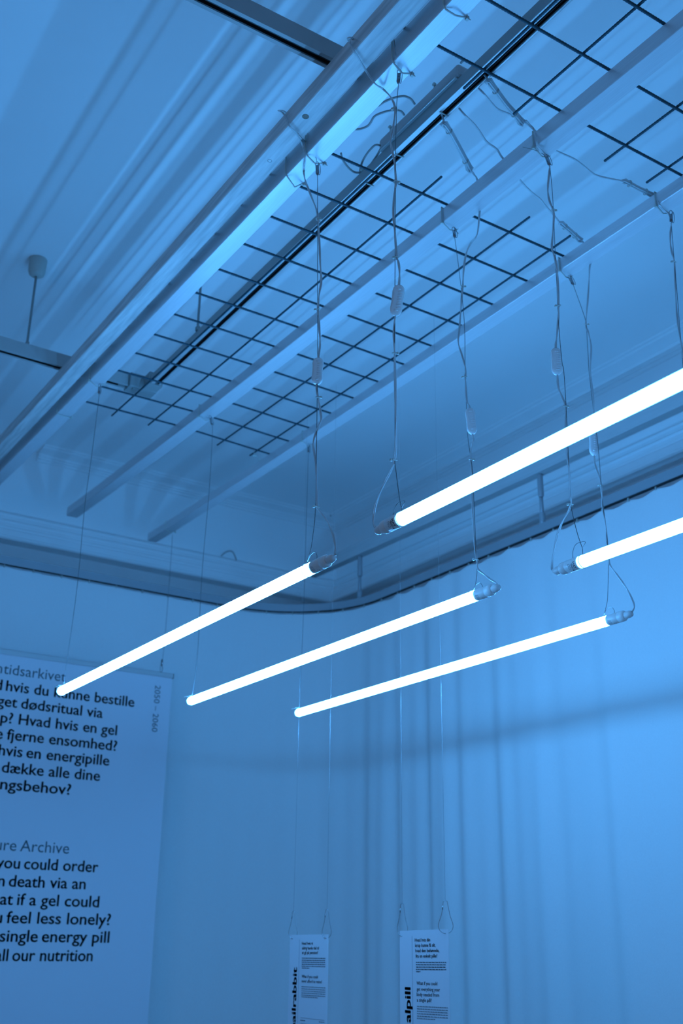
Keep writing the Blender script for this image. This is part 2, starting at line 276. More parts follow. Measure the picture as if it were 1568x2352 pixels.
 'wire_t4f': [(1.082, 1.4854, 3.2898), (1.082, 1.492, 3.2449), (1.082, 1.4957, 3.1734), (1.082, 1.4976, 3.1188), (1.082, 1.498, 3.0641), (1.082, 1.501, 2.8551), (1.082, 1.5037, 2.6594), (1.082, 1.5035, 2.4745), (1.082, 1.5046, 2.4253), (1.082, 1.5, 2.3939), (1.082, 1.4896, 2.3389), (1.082, 1.4844, 2.3229)],
 'grip_t4f': [(1.082, 1.4819, 3.3247), (1.082, 1.4869, 3.291)],
 'tail_t4f': [(1.022, 1.4172, 3.32), (1.034, 1.4294, 3.31), (1.082, 1.4912, 3.3557), (1.082, 1.4851, 3.3271)],
 'wire_t5f': [(1.525, 1.4985, 3.2857), (1.525, 1.4959, 3.2102), (1.525, 1.4978, 3.1156), (1.525, 1.5001, 3.0351), (1.525, 1.5015, 2.9672), (1.525, 1.5037, 2.8569), (1.525, 1.5015, 2.7694), (1.525, 1.4981, 2.7466), (1.525, 1.4979, 2.6711), (1.525, 1.5006, 2.5643), (1.525, 1.5014, 2.511), (1.525, 1.5026, 2.4394), (1.525, 1.4999, 2.4127), (1.525, 1.4902, 2.3681), (1.525, 1.4797, 2.3353)],
 'grip_t5f': [(1.525, 1.5101, 3.326), (1.525, 1.4985, 3.2857)],
 'tail_t5f': [(1.4638, 1.5206, 3.325), (1.4831, 1.5094, 3.32), (1.525, 1.5268, 3.3424), (1.525, 1.5105, 3.3212)],
 'wire_t6f': [(1.932, 1.4937, 3.2887), (1.932, 1.4975, 3.1774), (1.932, 1.5002, 3.0783), (1.932, 1.5042, 2.9703), (1.932, 1.5068, 2.8646), (1.932, 1.5059, 2.749), (1.932, 1.506, 2.6485), (1.932, 1.5069, 2.5833)],
 'grip_t6f': [(1.932, 1.4908, 3.3238), (1.932, 1.4937, 3.2887)],
 'banner_wire': [(1.93, 4.4535, 3.3387), (1.93, 4.4505, 3.2056), (1.93, 4.4498, 2.9768), (1.93, 4.4574, 2.777), (1.93, 4.466, 2.7193)],
 'banner_wire_tie': [(1.93, 4.4898, 3.3844)],
 'dc1': [(1.2826, 1.695, 3.49), (1.2642, 1.686, 3.49), (1.2503, 1.6865, 3.49), (1.2416, 1.6906, 3.49), (1.2285, 1.7065, 3.49), (1.2179, 1.7278, 3.49), (1.2124, 1.7494, 3.49)],
 'dc2': [(1.2838, 1.7397, 3.49), (1.2687, 1.7334, 3.49), (1.251, 1.7416, 3.49), (1.2359, 1.7609, 3.49), (1.226, 1.7841, 3.49), (1.2303, 1.8073, 3.49), (1.231, 1.8238, 3.49), (1.2228, 1.8408, 3.49), (1.2119, 1.85, 3.49)],
 'dc3': [(1.2986, 1.8637, 3.49), (1.2866, 1.8718, 3.49), (1.2879, 1.9072, 3.49), (1.2957, 1.9409, 3.49), (1.3094, 1.9714, 3.49), (1.3193, 1.9861, 3.49)],
 'dc4': [(1.3002, 1.8641, 3.48), (1.3062, 1.8882, 3.48), (1.3103, 1.91, 3.48), (1.3144, 1.932, 3.48)],
 'dc5': [(1.2254, 1.9346, 3.48), (1.243, 1.9533, 3.48), (1.2702, 1.9702, 3.48), (1.2912, 1.9771, 3.48), (1.3041, 1.9737, 3.48), (1.3093, 1.9649, 3.48), (1.3099, 1.9455, 3.48)],
 'dc6': [(1.2915, 1.5284, 3.49), (1.2906, 1.5209, 3.49), (1.2952, 1.5154, 3.49), (1.3065, 1.5151, 3.49), (1.3226, 1.5189, 3.49)],
 'zt_a': [(1.2997, 1.6388, 3.516), (1.3104, 1.6518, 3.485), (1.3143, 1.6491, 3.46), (1.3141, 1.6343, 3.436), (1.3384, 1.6367, 3.438)],
 'zt_b': [(1.2979, 1.8191, 3.516), (1.303, 1.8221, 3.485), (1.3157, 1.8304, 3.46), (1.3154, 1.8152, 3.436), (1.3372, 1.8154, 3.438)],
 'zt_c': [(1.3028, 1.9532, 3.475), (1.3148, 1.9647, 3.46), (1.3147, 1.9501, 3.436), (1.3378, 1.9516, 3.438)],
 'tail_tie': [(1.8596, 3.5463, 3.4), (1.9214, 3.5959, 3.39), (1.9506, 3.5927, 3.375), (1.9701, 3.5727, 3.365), (1.981, 3.5351, 3.36)],
 'ledge_loop': [(2.4503, 4.99, 3.488), (2.4699, 4.99, 3.5091), (2.4951, 4.99, 3.524), (2.5161, 4.99, 3.5233), (2.5302, 4.99, 3.5064), (2.5421, 4.99, 3.4816)],
}
# ------------------------------------------------------------------ room shell
XW0, XW1, YW0, YW1, ZC = -2.7, 3.20, -3.3, 5.03, H0 + 2.24
struct('floor', box(NB(), XW0 - .1, XW1 + .1, YW0 - .1, YW1 + .1, -0.1, 0), M['floor'])
struct('ceiling', box(NB(), XW0 - .1, XW1 + .1, YW0 - .1, YW1 + .1, ZC, ZC + 0.1), M['ceiling'])
struct('wall_left', box(NB(), XW0 - .1, XW1 + .1, YW1, YW1 + .1, 0, ZC), M['wall'])
struct('wall_right', box(NB(), XW1, XW1 + .1, YW0 - .1, YW1 + .1, 0, ZC), M['wall'])
WY0, WY1, WZ0, WZ1 = -1.2, 1.2, 0.9, 2.5        # unseen window opening, added behind the camera's left to let in warm fill
bm = NB()
box(bm, XW0 - .1, XW0, YW0 - .1, WY0, 0, ZC); box(bm, XW0 - .1, XW0, WY1, YW1 + .1, 0, ZC)
box(bm, XW0 - .1, XW0, WY0, WY1, 0, WZ0); box(bm, XW0 - .1, XW0, WY0, WY1, WZ1, ZC)
struct('wall_back', bm, M['farwall'])
bm = NB()
for a, b in ((WY0, WY0 + .05), (WY1 - .05, WY1), (-.025, .025)): box(bm, XW0 - .08, XW0 - .02, a, b, WZ0, WZ1)
for a, b in ((WZ0, WZ0 + .05), (WZ1 - .05, WZ1)): box(bm, XW0 - .08, XW0 - .02, WY0 + .05, WY1 - .05, a, b)
struct('fill_window_1', bm, M['trim'])  # frame for the opening added as a fill source
struct('wall_front', box(NB(), XW0 - .1, XW1 + .1, YW0 - .1, YW0, 0, ZC), M['farwall'])
cove = [(0, 2.24), (0.125, 2.24), (0.122, 2.234), (0.108, 2.234), (0.104, 2.228), (0.070, 2.225), (0.040, 2.221), (0.036, 2.211), (0.026, 2.210), (0.024, 2.203), (0.012, 2.202), (0.010, 2.192), (0, 2.190)]
ledge = [(0, 1.735), (0.078, 1.735), (0.083, 1.742), (0.080, 1.752), (0.074, 1.757), (0.070, 1.785), (0.064, 1.792), (0.066, 1.800), (0.058, 1.806), (0.052, 1.826), (0.056, 1.834), (0.050, 1.842), (0.040, 1.846), (0.034, 1.866), (0.036, 1.876), (0.026, 1.884), (0.010, 1.897), (0, 1.900)]
def trim_left(prof, x0): return [((x, YW1, H0), (0, -1, 0), (0, 0, 1)) for x in (x0, XW1)]
def trim_right(prof): return [((XW1, y, H0), (-1, 0, 0), (0, 0, 1)) for y in (YW0, YW1)]
struct('trim_1', sweep(NB(), cove, trim_left(cove, 1.42)), M['trim'])
struct('trim_2', sweep(NB(), cove, trim_right(cove)), M['trim'])
struct('trim_3', sweep(NB(), ledge, trim_left(ledge, XW0)), M['trim'])
struct('trim_4', sweep(NB(), ledge, trim_right(ledge)), M['trim'])

# ------------------------------------------------------------------ long beams (sagging a little between their far supports)
def dz(y, c): return c * max(0.0, y - 1.6) ** 2
SAG = {'1': 0.0066, '2': 0.0078, '3': 0.0034, '4': 0.0032, 'wood': 0.0062}
def beam_bm(x0, x1, z0, z1, c, y0=-2.9, y1=4.70, bev=0.0015):
    n = 40; bm = NB(); pr = [(x0 + bev, z0), (x1 - bev, z0), (x1, z0 + bev), (x1, z1 - bev), (x1 - bev, z1), (x0 + bev, z1), (x0, z1 - bev), (x0, z0 + bev)]
    fr = []
    for i in range(n + 1):
        y = y0 + (y1 - y0) * i / n
        fr.append(((0, y, H0 + dz(y, c)), (1, 0, 0), (0, 0, 1)))
    return sweep(bm, pr, fr)
BG = 'long bars under the steel mesh'
B1 = tag(obj('support_bar', beam_bm(1.057, 1.108, 1.7235, 1.782, SAG['1']), M['alu']), 'bright brushed metal bar beside the wooden beam, first bar from the left', 'bar', BG)
B2 = tag(obj('support_bar', beam_bm(1.4995, 1.5515, 1.740, 1.782, SAG['2']), M['alu']), 'brushed metal bar running under the middle of the steel mesh', 'bar', BG)
B3 = tag(obj('support_bar', beam_bm(1.909, 1.957, 1.744, 1.782, SAG['3']), M['alu']), 'brushed metal bar under the right edge of the steel mesh', 'bar', BG)
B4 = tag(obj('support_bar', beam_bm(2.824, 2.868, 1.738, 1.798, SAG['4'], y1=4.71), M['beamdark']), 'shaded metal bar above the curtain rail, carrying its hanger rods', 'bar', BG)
wb = thing('timber_beam', 'wide wooden beam with knots lying alongside the leftmost metal bar', 'beam', (1.012, 0.9, H0 + 1.75))
obj('beam', beam_bm(0.986, 1.039, 1.750, 1.796, SAG['wood'], y1=4.72, bev=0.002), M['wood'], wb)
def disc(x, y, z, r, h, m, nm, rim=None):
    bm = NB(); lathe(bm, (x, y, z), (0, 0, -1), [(-0.002, r), (h, r), (h + 0.0004, r * 0.92)] + ([(h - 0.002, r * 0.6), (h - 0.0022, r * 0.2)] if rim else []), 20)
    return obj(nm, bm, m, wb, smooth=False)
disc(1.013, 1.921, H0 + 1.7515, 0.0055, 0.001, M['screw'], 'screw', True)
disc(1.005, 1.741, H0 + 1.7503, 0.008, 0.0006, M['knot'], 'knot')

# ------------------------------------------------------------------ reinforcing mesh
def sagm(x): return SAG['1'] + (SAG['2'] - SAG['1']) * (x - 1.0825) / 0.443 if x < 1.5255 else SAG['2'] + (SAG['3'] - SAG['2']) * (x - 1.5255) / 0.4075
def mz(x, y): return H0 + 1.7855 + dz(y, sagm(min(max(x, 1.08), 1.94))) + 0.0012
def bar_pts(p, q, n, zoff):
    return [(p[0] + (q[0] - p[0]) * i / n, p[1] + (q[1] - p[1]) * i / n, mz(p[0] + (q[0] - p[0]) * i / n, p[1] + (q[1] - p[1]) * i / n) + zoff) for i in range(n + 1)]
def rebar(pts, r, pitch=0.0075):
    """deformed bar: radius pulses along the length"""
    P_ = [Vector(p) for p in pts]; L = sum((b - a).length for a, b in zip(P_, P_[1:])); n = int(L / pitch) * 2
    out = []; d = 0; i = 0; acc = [0]
    for a, b in zip(P_, P_[1:]): acc.append(acc[-1] + (b - a).length)
    for k in range(n + 1):
        s = L * k / n
        while i < len(P_) - 2 and acc[i + 1] < s: i += 1
        t = (s - acc[i]) / (acc[i + 1] - acc[i]); out.append(P_[i].lerp(P_[i + 1], t))
    rr = [r * (1.07 if k % 2 else 0.90) for k in range(n + 1)]
    bm = NB(); tube(bm, out, rr, 7); return bm
def mesh_sheet(label, xs, ys, y_end0, y_end1, x_end0, x_end1):
    t = thing('reinforcing_mesh', label, 'mesh', (1.55, (y_end0 + y_end1) / 2, H0 + 1.785), 'welded steel mesh sheets')
    for y in ys: obj('cross_wire', rebar(bar_pts((x_end0, y), (x_end1, y + random.uniform(-.002, .002)), 10, 0.0), 0.0036), M['rebar'], t)
    for x in xs: obj('long_wire', rebar(bar_pts((x + 0.001, y_end0), (x - 0.0005, y_end1), 16, 0.0068), 0.0033), M['rebar'], t)
    return t
XS = [1.129, 1.2785, 1.4265, 1.574, 1.7215, 1.8695]
mesh_sheet('rusty steel mesh sheet resting on the bars, the larger far one', XS, [1.853 + 0.1517 * k for k in range(12)], 1.778, 3.598, 1.043, 1.955)
mesh_sheet('rusty steel mesh sheet at the top right, only its end in view', XS, [1.433 - 0.1545 * k for k in range(12)], 1.507, -0.36, 1.043, 1.955)

# ------------------------------------------------------------------ lighting tracks
def track_y(x0, y0, y1, label):
    t = thing('lighting_track', label, 'lighting track', (x0 + .0185, (y0 + y1) / 2, H0 + 1.84), 'lighting tracks under the ceiling')
    z0 = H0 + 1.840; w = 0.037; h = .030; a, b = .0150, .0300
    pr = [(0, 0), (a, 0), (a, 0.022), (b, 0.022), (b, 0), (w, 0), (w, h), (0, h)]
    obj('track_body', sweep(NB(), pr, [((x0, y, z0), (1, 0, 0), (0, 0, 1)) for y in (y0, y1)]), M['track'], t)
    bm = NB(); box(bm, x0 + .0004, x0 + .0070, y0 + .004, y1, z0 - .0030, z0 - .0001); box(bm, x0 + .0082, x0 + a - .0004, y0 + .004, y1, z0 - .0016, z0 - .0001); box(bm, x0 + b + .0004, x0 + w - .0022, y0 + .004, y1, z0 - .0014, z0 - .0001)
    obj('track_lip', bm, M['tracklip'], t)
    bm = NB(); box(bm, x0 + a + .0001, x0 + b - .0001, y0, y1, z0 + .012, z0 + .0219); box(bm, x0 + a + .0001, x0 + a + .002, y0, y1, z0 + .0002, z0 + .012); box(bm, x0 + b - .002, x0 + b - .0001, y0, y1, z0 + .0002, z0 + .012)
    for k in (0.0045, 0.0085): box(bm, x0 + a + k, x0 + a + k + .0012, y0, y1, z0 + .005, z0 + .0125)
    obj('conductor_slot', bm, M['slot'], t)
    return t
def track_x(y0, x0, x1, label, endcap=False, slot_end=0.0):
    t = thing('lighting_track', label, 'lighting track', ((x0 + x1) / 2, y0 + .0175, H0 + 1.84), 'lighting tracks under the ceiling')
    z0 = H0 + 1.840; w = 0.035
    pr = [(0, 0), (0.0095, 0), (0.0095, 0.026), (0.0255, 0.026), (0.0255, 0), (w, 0), (w, 0.048), (0, 0.048)]
    obj('track_body', sweep(NB(), pr, [((x, y0, z0), (0, 1, 0), (0, 0, 1)) for x in (x0, x1)]), M['track'], t)
    bm = NB(); box(bm, x0, x1 - slot_end, y0 + .0097, y0 + .0253, z0 + .010, z0 + .0258); box(bm, x0, x1 - slot_end, y0 + .0097, y0 + .0125, z0 + .0005, z0 + .010); box(bm, x0, x1 - slot_end, y0 + .0225, y0 + .0253, z0 + .0005, z0 + .010)
    obj('conductor_slot', bm, M['slot'], t)
    if endcap:
        obj('end_cap', box(NB(), x1, x1 + .022, y0 - .001, y0 + w + .001, z0 - .004, z0 + .049, .002), M['plastic'], t)
    return t
TY = track_y(1.303, -2.4, 3.30, 'long grey lighting track with dark slot running above the mesh')
bm = NB(); box(bm, 1.246, 1.352, 3.352, 3.412, H0 + 1.835, H0 + 1.889, .003); box(bm, 1.298, 1.352, 3.305, 3.36, H0 + 1.837, H0 + 1.887, .003); box(bm, 1.262, 1.30, 3.36, 3.37, H0 + 1.829, H0 + 1.836, .001)
obj('corner_connector', bm, M['hrod'], TY)
track_x(3.365, -2.3, 1.245, 'grey lighting track crossing left behind the wooden beam, lower left', slot_end=0.03)
track_x(1.636, -2.3, 1.16, 'grey lighting track crossing at the top left behind the wooden beam')
def hanger(x, y, label, cup, zt=1.8885):
    t = thing('track_hanger', label, 'hanger', (x, y, H0 + zt), 'rods hanging the lighting tracks')
    bm = NB(); lathe(bm, (x, y, H0 + zt), (0, 0, 1), [(0, .0055), (0.012, .0055), (0.0121, .0042), (2.24 - zt - .001, .0042)], 12)
    obj('rod', bm, M['hrod'], t, True)
    bm = NB(); box(bm, x - .006, x + .006, y - .008, y + .008, H0 + zt, H0 + zt + .016, .0015)
    obj('rod_clamp', bm, M['hrod'], t)
    if cup:
        bm = NB(); lathe(bm, (x, y, ZC), (0, 0, -1), [(0.0005, .031), (0.004, .032), (0.05, .030), (0.062, .026), (0.068, .018), (0.070, .008)], 28)
        obj('ceiling_cup', bm, M['plastic'], t, True)
hanger(0.8755, 3.385, 'hanger rod with plastic ceiling cup at the left', True)
hanger(1.305, 2.930, 'thin hanger rod without visible cup behind the mesh, on the long track', True, 1.8705)
dv = thing('led_driver', 'long grey rounded driver box lying on top of the lighting track', 'driver', (1.321, 1.71, H0 + 1.871))
bm = NB(); box(bm, 1.2990, 1.343, 1.548, 1.872, H0 + 1.8745, H0 + 1.912, .007); obj('case', bm, M['driver'], dv)
bm = NB(); box(bm, 1.2955, 1.345, 1.556, 1.864, H0 + 1.8707, H0 + 1.8745, .001); obj('base_flange', bm, M['tracklip'], dv)
for k in ('dc1', 'dc2', 'dc3', 'dc4', 'dc5', 'dc6'):
    bm = NB(); tube(bm, catmull(P[k], 4), 0.0028, 7); obj('cable', bm, M['hrod'], dv, True)
for k, lb in (('zt_a', 'pale zip tie round the driver box and track, near its upper end'), ('zt_b', 'pale zip tie round the driver box and track, near its lower end'), ('zt_c', 'pale zip tie round the track just below the driver box')):
    t = thing('cable_tie', lb, 'cable tie', P[k][0], 'zip ties on the lighting track')
    bm = NB(); tube(bm, catmull(P[k], 5), 0.0017, 6); obj('strap', bm, M['tie'], t, True)
    p = P[k][0]; bm = NB(); box(bm, p[0] - .004, p[0] + .004, p[1] - .004, p[1] + .004, p[2] - .003, p[2] + .003, .001); obj('tie_head', bm, M['tie'], t)
# ------------------------------------------------------------------ light tubes
R_T = 0.0127
def wrap_cap(bm, vf, xc, zc, y0, sgn, r, size, phi0, wx=1.0):
    """text wrapped round a tube lying along y: reading direction downwards, tops towards the lit end"""
    a, b = extent(vf); mid = (a + b) / 2
    def f(tx, ty):
        phi = phi0 - (tx - mid) * size * wx / r
        d = Vector((-0.84, 0, -0.54)) * math.cos(phi) + Vector((-0.54, 0, 0.84)) * math.sin(phi)
        return Vector((xc, y0 + sgn * ty * size, zc)) + d * r
    put_text(bm, vf, f)
def cap_bar(bm, xc, zc, y, h, r, p0, p1, n=8):
    V = []
    for i in range(n + 1):
        phi = p0 + (p1 - p0) * i / n
        d = Vector((-0.84, 0, -0.54)) * math.cos(phi) + Vector((-0.54, 0, 0.84)) * math.sin(phi)
        V.append((bm.verts.new(Vector((xc, y, zc)) + d * r), bm.verts.new(Vector((xc, y + h, zc)) + d * r)))
    for A, B in zip(V, V[1:]): bm.faces.new((A[0], B[0], B[1], A[1]))
def lamp(x, z, y0, y1, cap_at, label):
    """y0 < y1 lit length; cap_at 'near' or 'far' end"""
    zc = H0 + z
    t = thing('tube_lamp', label, 'tube light', (x, (y0 + y1) / 2, zc), 'glowing tube lights')
    bm = NB(); lathe(bm, (x, y0, zc), (0, 1, 0), [(0, R_T * 0.9), (0.001, R_T), (y1 - y0 - 0.001, R_T), (y1 - y0, R_T * 0.9)], 24)
    obj('glowing_tube', bm, M['glow'] if cap_at == 'near' else M['glow2'], t, True)
    yc, s = (y0, -1) if cap_at == 'near' else (y1, 1)
    ye, e = (y1, 1) if cap_at == 'near' else (y0, -1)
    bm = NB(); lathe(bm, (x, yc, zc), (0, s, 0), [(0.0002, R_T + .0001), (0.004, R_T + .0004), (0.034, R_T + .0004), (0.0345, R_T - .0002), (0.036, R_T - .0002), (0.0365, R_T + .0004), (0.050, R_T + .0002), (0.054, R_T - .0025), (0.0545, .0095)], 28)
    cp = obj('end_cap', bm, M['cap'], t, True)
    bm = NB(); lathe(bm, (x, yc + s * 0.0545, zc), (0, s, 0), [(0, .0082), (0.002, .0088), (0.012, .0088), (0.014, .0082), (0.019, .0072), (0.021, .004)], 6 if False else 18)
    g = obj('cable_gland', bm, M['nut'], t, True)
    bm = NB(); lathe(bm, (x, ye, zc), (0, e, 0), [(0.0002, R_T), (0.007, R_T - .0005), (0.010, R_T - .004), (0.011, .003)], 24)
    obj('end_stopper', bm, M['clear'], t, True)
    r = R_T + 0.0007
    if cap_at == 'far':
        bm = NB(); wrap_cap(bm, text_verts('HAY', 0.02), x, zc, yc + s * 0.0095, -s, r, 0.0078, 0.05)
        obj('lettering', bm, M['ink'], cp)
        bm = NB()
        for k in range(3): cap_bar(bm, x, zc, yc + s * (0.0112 + .0016 * k), s * .0007, r, 0.55 - .1 * k, -0.55 + .25 * (k % 2))
        for a, b in ((0.50, 0.18),):   # square and ring marks
            cap_bar(bm, x, zc, yc + s * .0175, s * .0006, r, a, b); cap_bar(bm, x, zc, yc + s * .0225, s * .0006, r, a, b)
            cap_bar(bm, x, zc, yc + s * .0175, s * .0055, r, a, a - .05, 1); cap_bar(bm, x, zc, yc + s * .0175, s * .0055, r, b + .05, b, 1)
        V = []
        for i in range(17):
            th = 2 * math.pi * i / 16
            pts = []
            for rad in (0.0024, 0.0030):
                phi = -0.12 + rad * math.cos(th) / r; d = Vector((-0.84, 0, -0.54)) * math.cos(phi) + Vector((-0.54, 0, 0.84)) * math.sin(phi)
                pts.append(bm.verts.new(Vector((x, yc + s * .020 + rad * math.sin(th), zc)) + d * r))
            V.append(pts)
        for A, B in zip(V, V[1:]): bm.faces.new((A[0], B[0], B[1], A[1]))
        cap_bar(bm, x, zc, yc + s * .015, s * .0028, r, -.62, -.86)
        obj('small_print', bm, M['inkgrey'], cp)
    else:
        bm = NB()
        for k in range(3):
            cap_bar(bm, x, zc, yc + s * (0.0085 + .0035 * k), s * .0008, r, 0.35 - .1 * k, -0.05); cap_bar(bm, x, zc, yc + s * (0.0085 + .0035 * k), s * .0008, r, -0.15, -0.75 + .1 * k)
        cap_bar(bm, x, zc, yc + s * .022, s * .002, r, -.62, -.72); cap_bar(bm, x, zc, yc + s * .0255, s * .002, r, -.72, -.86)
        obj('small_print', bm, M['inkgrey'], cp)
    # clear wire clip on the far end, loop of steel at the cap
    bm = NB(); c = [(x + (R_T + .0009) * math.cos(2 * math.pi * i / 20), ye - e * 0.006, zc + (R_T + .0009) * math.sin(2 * math.pi * i / 20)) for i in range(20)]
    tube(bm, c, 0.0007, 5, closed=True); tube(bm, catmull([(x, ye - e * .006, zc + R_T + .001), (x - .006, ye + e * .006, zc + R_T + .006), (x - .012, ye + e * .026, zc + R_T + .003), (x + .001, ye + e * .006, zc + R_T + .007), (x, ye - e * .006, zc + R_T + .004)], 4), 0.0014, 5)
    obj('wire_clip', bm, M['tie'], t, True)
    return t
X1, X2, X3 = 1.082, 1.525, 1.932
lamp(X1, 0.692, 1.784, 3.252, 'near', 'long glowing tube in the left half, its far end over the banner text')
lamp(X2, 0.7186, 1.809, 3.272, 'near', 'middle glowing tube of the three whole ones')
lamp(X3, 0.7262, 1.805, 3.266, 'near', 'lowest glowing tube, nearest the curtain and hanging cards')
lamp(X1, 0.702, 0.022, 1.488, 'far', 'thick glowing tube at the right edge, nearest to the camera')
lamp(X2, 0.7075, 0.022, 1.488, 'far', 'glowing tube cut by the right edge below the thickest one')
lamp(X3, 0.7150, 0.022, 1.488, 'far', 'glowing tube out of view beyond the right edge')

# ------------------------------------------------------------------ suspension wires, grippers
def ring_pts(c, r, A, B, n=14): return [Vector(c) + Vector(A) * r * math.cos(2 * math.pi * i / n) + Vector(B) * r * math.sin(2 * math.pi * i / n) for i in range(n)]
def suspension(key, label, loop=None):
    w = P['wire_' + key]; g = P['grip_' + key]
    t = thing('suspension_wire', label, 'wire', w[-1], 'steel wires holding the tubes')
    bm = NB(); tube(bm, catmull(w, 4), 0.00075, 6)
    if loop:
        x, y, z = w[-1]; zt = loop
        c = [(x + 0.0140 * math.cos(a), y, zt + 0.0140 * math.sin(a)) for a in [math.pi / 2 + 2 * math.pi * i / 18 for i in range(19)]]
        tube(bm, [w[-1]] + c, 0.0006, 5)
        tube(bm, catmull([(x, y, z), (x + .003, y - .006, z + .012), (x + .005, y - .020 * loop_dir(key), z + .016), (x + .004, y - .030 * loop_dir(key), z + .004), (x + .002, y - .030 * loop_dir(key), zt + .0135)], 5), 0.0006, 5)
    obj('cable', bm, M['wire'], t, True)
    a, b = Vector(g[0]), Vector(g[1]); ax = (b - a); L = ax.length; ax.normalize()
    bm = NB(); lathe(bm, a + ax * L * .30, ax, [(0, .0030), (0.001, .0042), (L * .55, .0042), (L * .62, .0030), (L * .70, .0018)], 14)
    obj('gripper', bm, M['grip'], t, True)
    bm = NB(); n = Vector((1, 0, 0)) if abs(ax.x) < .8 else Vector((0, 1, 0)); s = Vector((0.84, -0.54, 0))
    c = [a + ax * L * .17 + s * (.0042 * math.cos(2 * math.pi * i / 16)) + ax * (L * .19 * math.sin(2 * math.pi * i / 16)) for i in range(16)]
    tube(bm, c, 0.0009, 6, closed=True)
    c = [a + ax * L * .60 + Vector((.002, -.0045, 0)) + s * (.0030 * math.cos(2 * math.pi * i / 16)) + ax * (L * .45 * math.sin(2 * math.pi * i / 16)) for i in range(16)]
    tube(bm, c, 0.0008, 6, closed=True)
    obj('hook_loop', bm, M['grip'], t, True)
    if 'tail_' + key in P:
        bm = NB(); tube(bm, catmull(P['tail_' + key], 4), 0.0007, 5); obj('loose_end', bm, M['wire'], t, True)
    return t
def loop_dir(key): return -1 if key in ('t4f', 't5f', 't6f') else 1
suspension('t1n', 'steel wire to the capped end of the left whole tube', H0 + .692)
suspension('t1f', 'faint steel wire to the far end of the left whole tube')
suspension('t2n', 'steel wire to the capped end of the middle whole tube', H0 + .7186)
suspension('t2f', 'faint steel wire to the far end of the middle whole tube')
suspension('t3n', 'steel wire to the capped end of the lowest tube', H0 + .7262)
suspension('t3f', 'faint steel wire to the far end of the lowest tube')
suspension('t4f', 'steel wire to the capped end of the thick near tube', H0 + .702)
suspension('t5f', 'steel wire to the capped end of the right tube below the thick one', H0 + .7075)
suspension('t6f', 'steel wire leaving the picture at the right edge', H0 + .715)

# ------------------------------------------------------------------ power cords
def twin(bm, pts, r=0.00145, sep=0.00135, n=6):
    c = catmull(pts, 5)
    for sg in (-1, 1):
        tube(bm, [p + Vector((0.84, -0.54, 0)).normalized() * sep * sg * math.cos(0.35 * i) + Vector((.3, .4, .5)) * sep * sg * math.sin(.35 * i) * .6 for i, p in enumerate(c)], r, n)
def small_tie(p, parent, k):
    bm = NB(); c = [Vector(p) + Vector((.0048 * math.cos(a), .0036 * math.sin(a) * .8, .0016 * math.sin(a + k))) for a in [2 * math.pi * i / 14 for i in range(14)]]
    tube(bm, c, 0.0013, 6, closed=True)
    s = 1 if k % 2 else -1
    q = Vector(p) + Vector((0.84, -0.54, 0)) * .0065 * s
    box(bm, q.x - .0022, q.x + .0022, q.y - .0022, q.y + .0022, q.z - .003, q.z + .002, .0008)
    return obj('cord_tie', bm, M['tie'], parent, False)
def switch(a, b, parent):
    a, b = Vector(a), Vector(b); ax = b - a; L = ax.length; ax.normalize(); s = Vector((0.84, -0.54, 0)); s = (s - ax * s.dot(ax)).normalized(); w = ax.cross(s)
    bm = NB(); prof = [(0, .35), (.03, .6), (.10, .88), (.2, 1), (.35, .96), (.5, .92), (.65, .96), (.8, 1), (.9, .88), (.97, .6), (1, .35)]
    R = []
    for t_, k in prof:
        R.append([bm.verts.new(a + ax * L * t_ + s * (.0122 * k * math.copysign(abs(math.cos(2 * math.pi * i / 20)) ** .6, math.cos(2 * math.pi * i / 20))) + w * (.0068 * k * math.copysign(abs(math.sin(2 * math.pi * i / 20)) ** .6, math.sin(2 * math.pi * i / 20)))) for i in range(20)])
    for A, B in zip(R, R[1:]):
        for k in range(20): bm.faces.new((A[k], A[(k + 1) % 20], B[(k + 1) % 20], B[k]))
    bm.faces.new(R[0][::-1]); bm.faces.new(R[-1])
    o = obj('cord_switch', bm, M['switch'], parent, True)
    bm = NB()
    for k in range(7):
        c = a + ax * L * (.24 + .085 * k); p = c + s * .0035 - w * .0066
        tube(bm, [p - s * .0045, p + s * .0045], .0009, 6)
    for k in (.16, .84):
        c = a + ax * L * k - w * .0062; tube(bm, [c - s * .004, c + s * .004], .0016, 8)
    obj('ridges', bm, M['switch'], o, True)
    return o
def bundle(pts, parent, turns=3):
    c = catmull(pts, 6); n = len(c); s0 = Vector((0.6, 0.6, 0.5))
    bm = NB(); axis = (c[-1] - c[0]).normalized(); s = (Vector((0, 0, 1)) - axis * axis.z).normalized(); s2 = axis.cross(s); L = (c[-1] - c[0]).length
    k = -1
    for j in range(turns):
        off = (j - (turns - 1) / 2)
        def lane(i, side):
            f = i / (n - 1); e = math.sin(math.pi * f); wd = .0055 + .0045 * (abs(2 * f - 1) ** 3)
            return c[i] + s2 * (wd * side * (.6 + .25 * off)) + s * (.0035 * off)
        loop = [lane(i, -1) for i in range(n)] + [c[-1] + axis * .006 + s * (.0035 * off)] + [lane(i, 1) for i in reversed(range(n))] + [c[0] - axis * .006 + s * (.0035 * off)]
        tube(bm, loop, 0.0024, 6, closed=True)
    o = obj('coiled_slack', bm, M['cord'], parent, True)
    for f in (.26, .78):
        i = int(f * (n - 1)); bm = NB(); tube(bm, [c[i] + s * .0085 * math.cos(a) + s2 * .0075 * math.sin(a) for a in [2 * math.pi * q / 14 for q in range(14)]], .0012, 6, closed=True)
        obj('bundle_tie', bm, M['tie'], o, True)
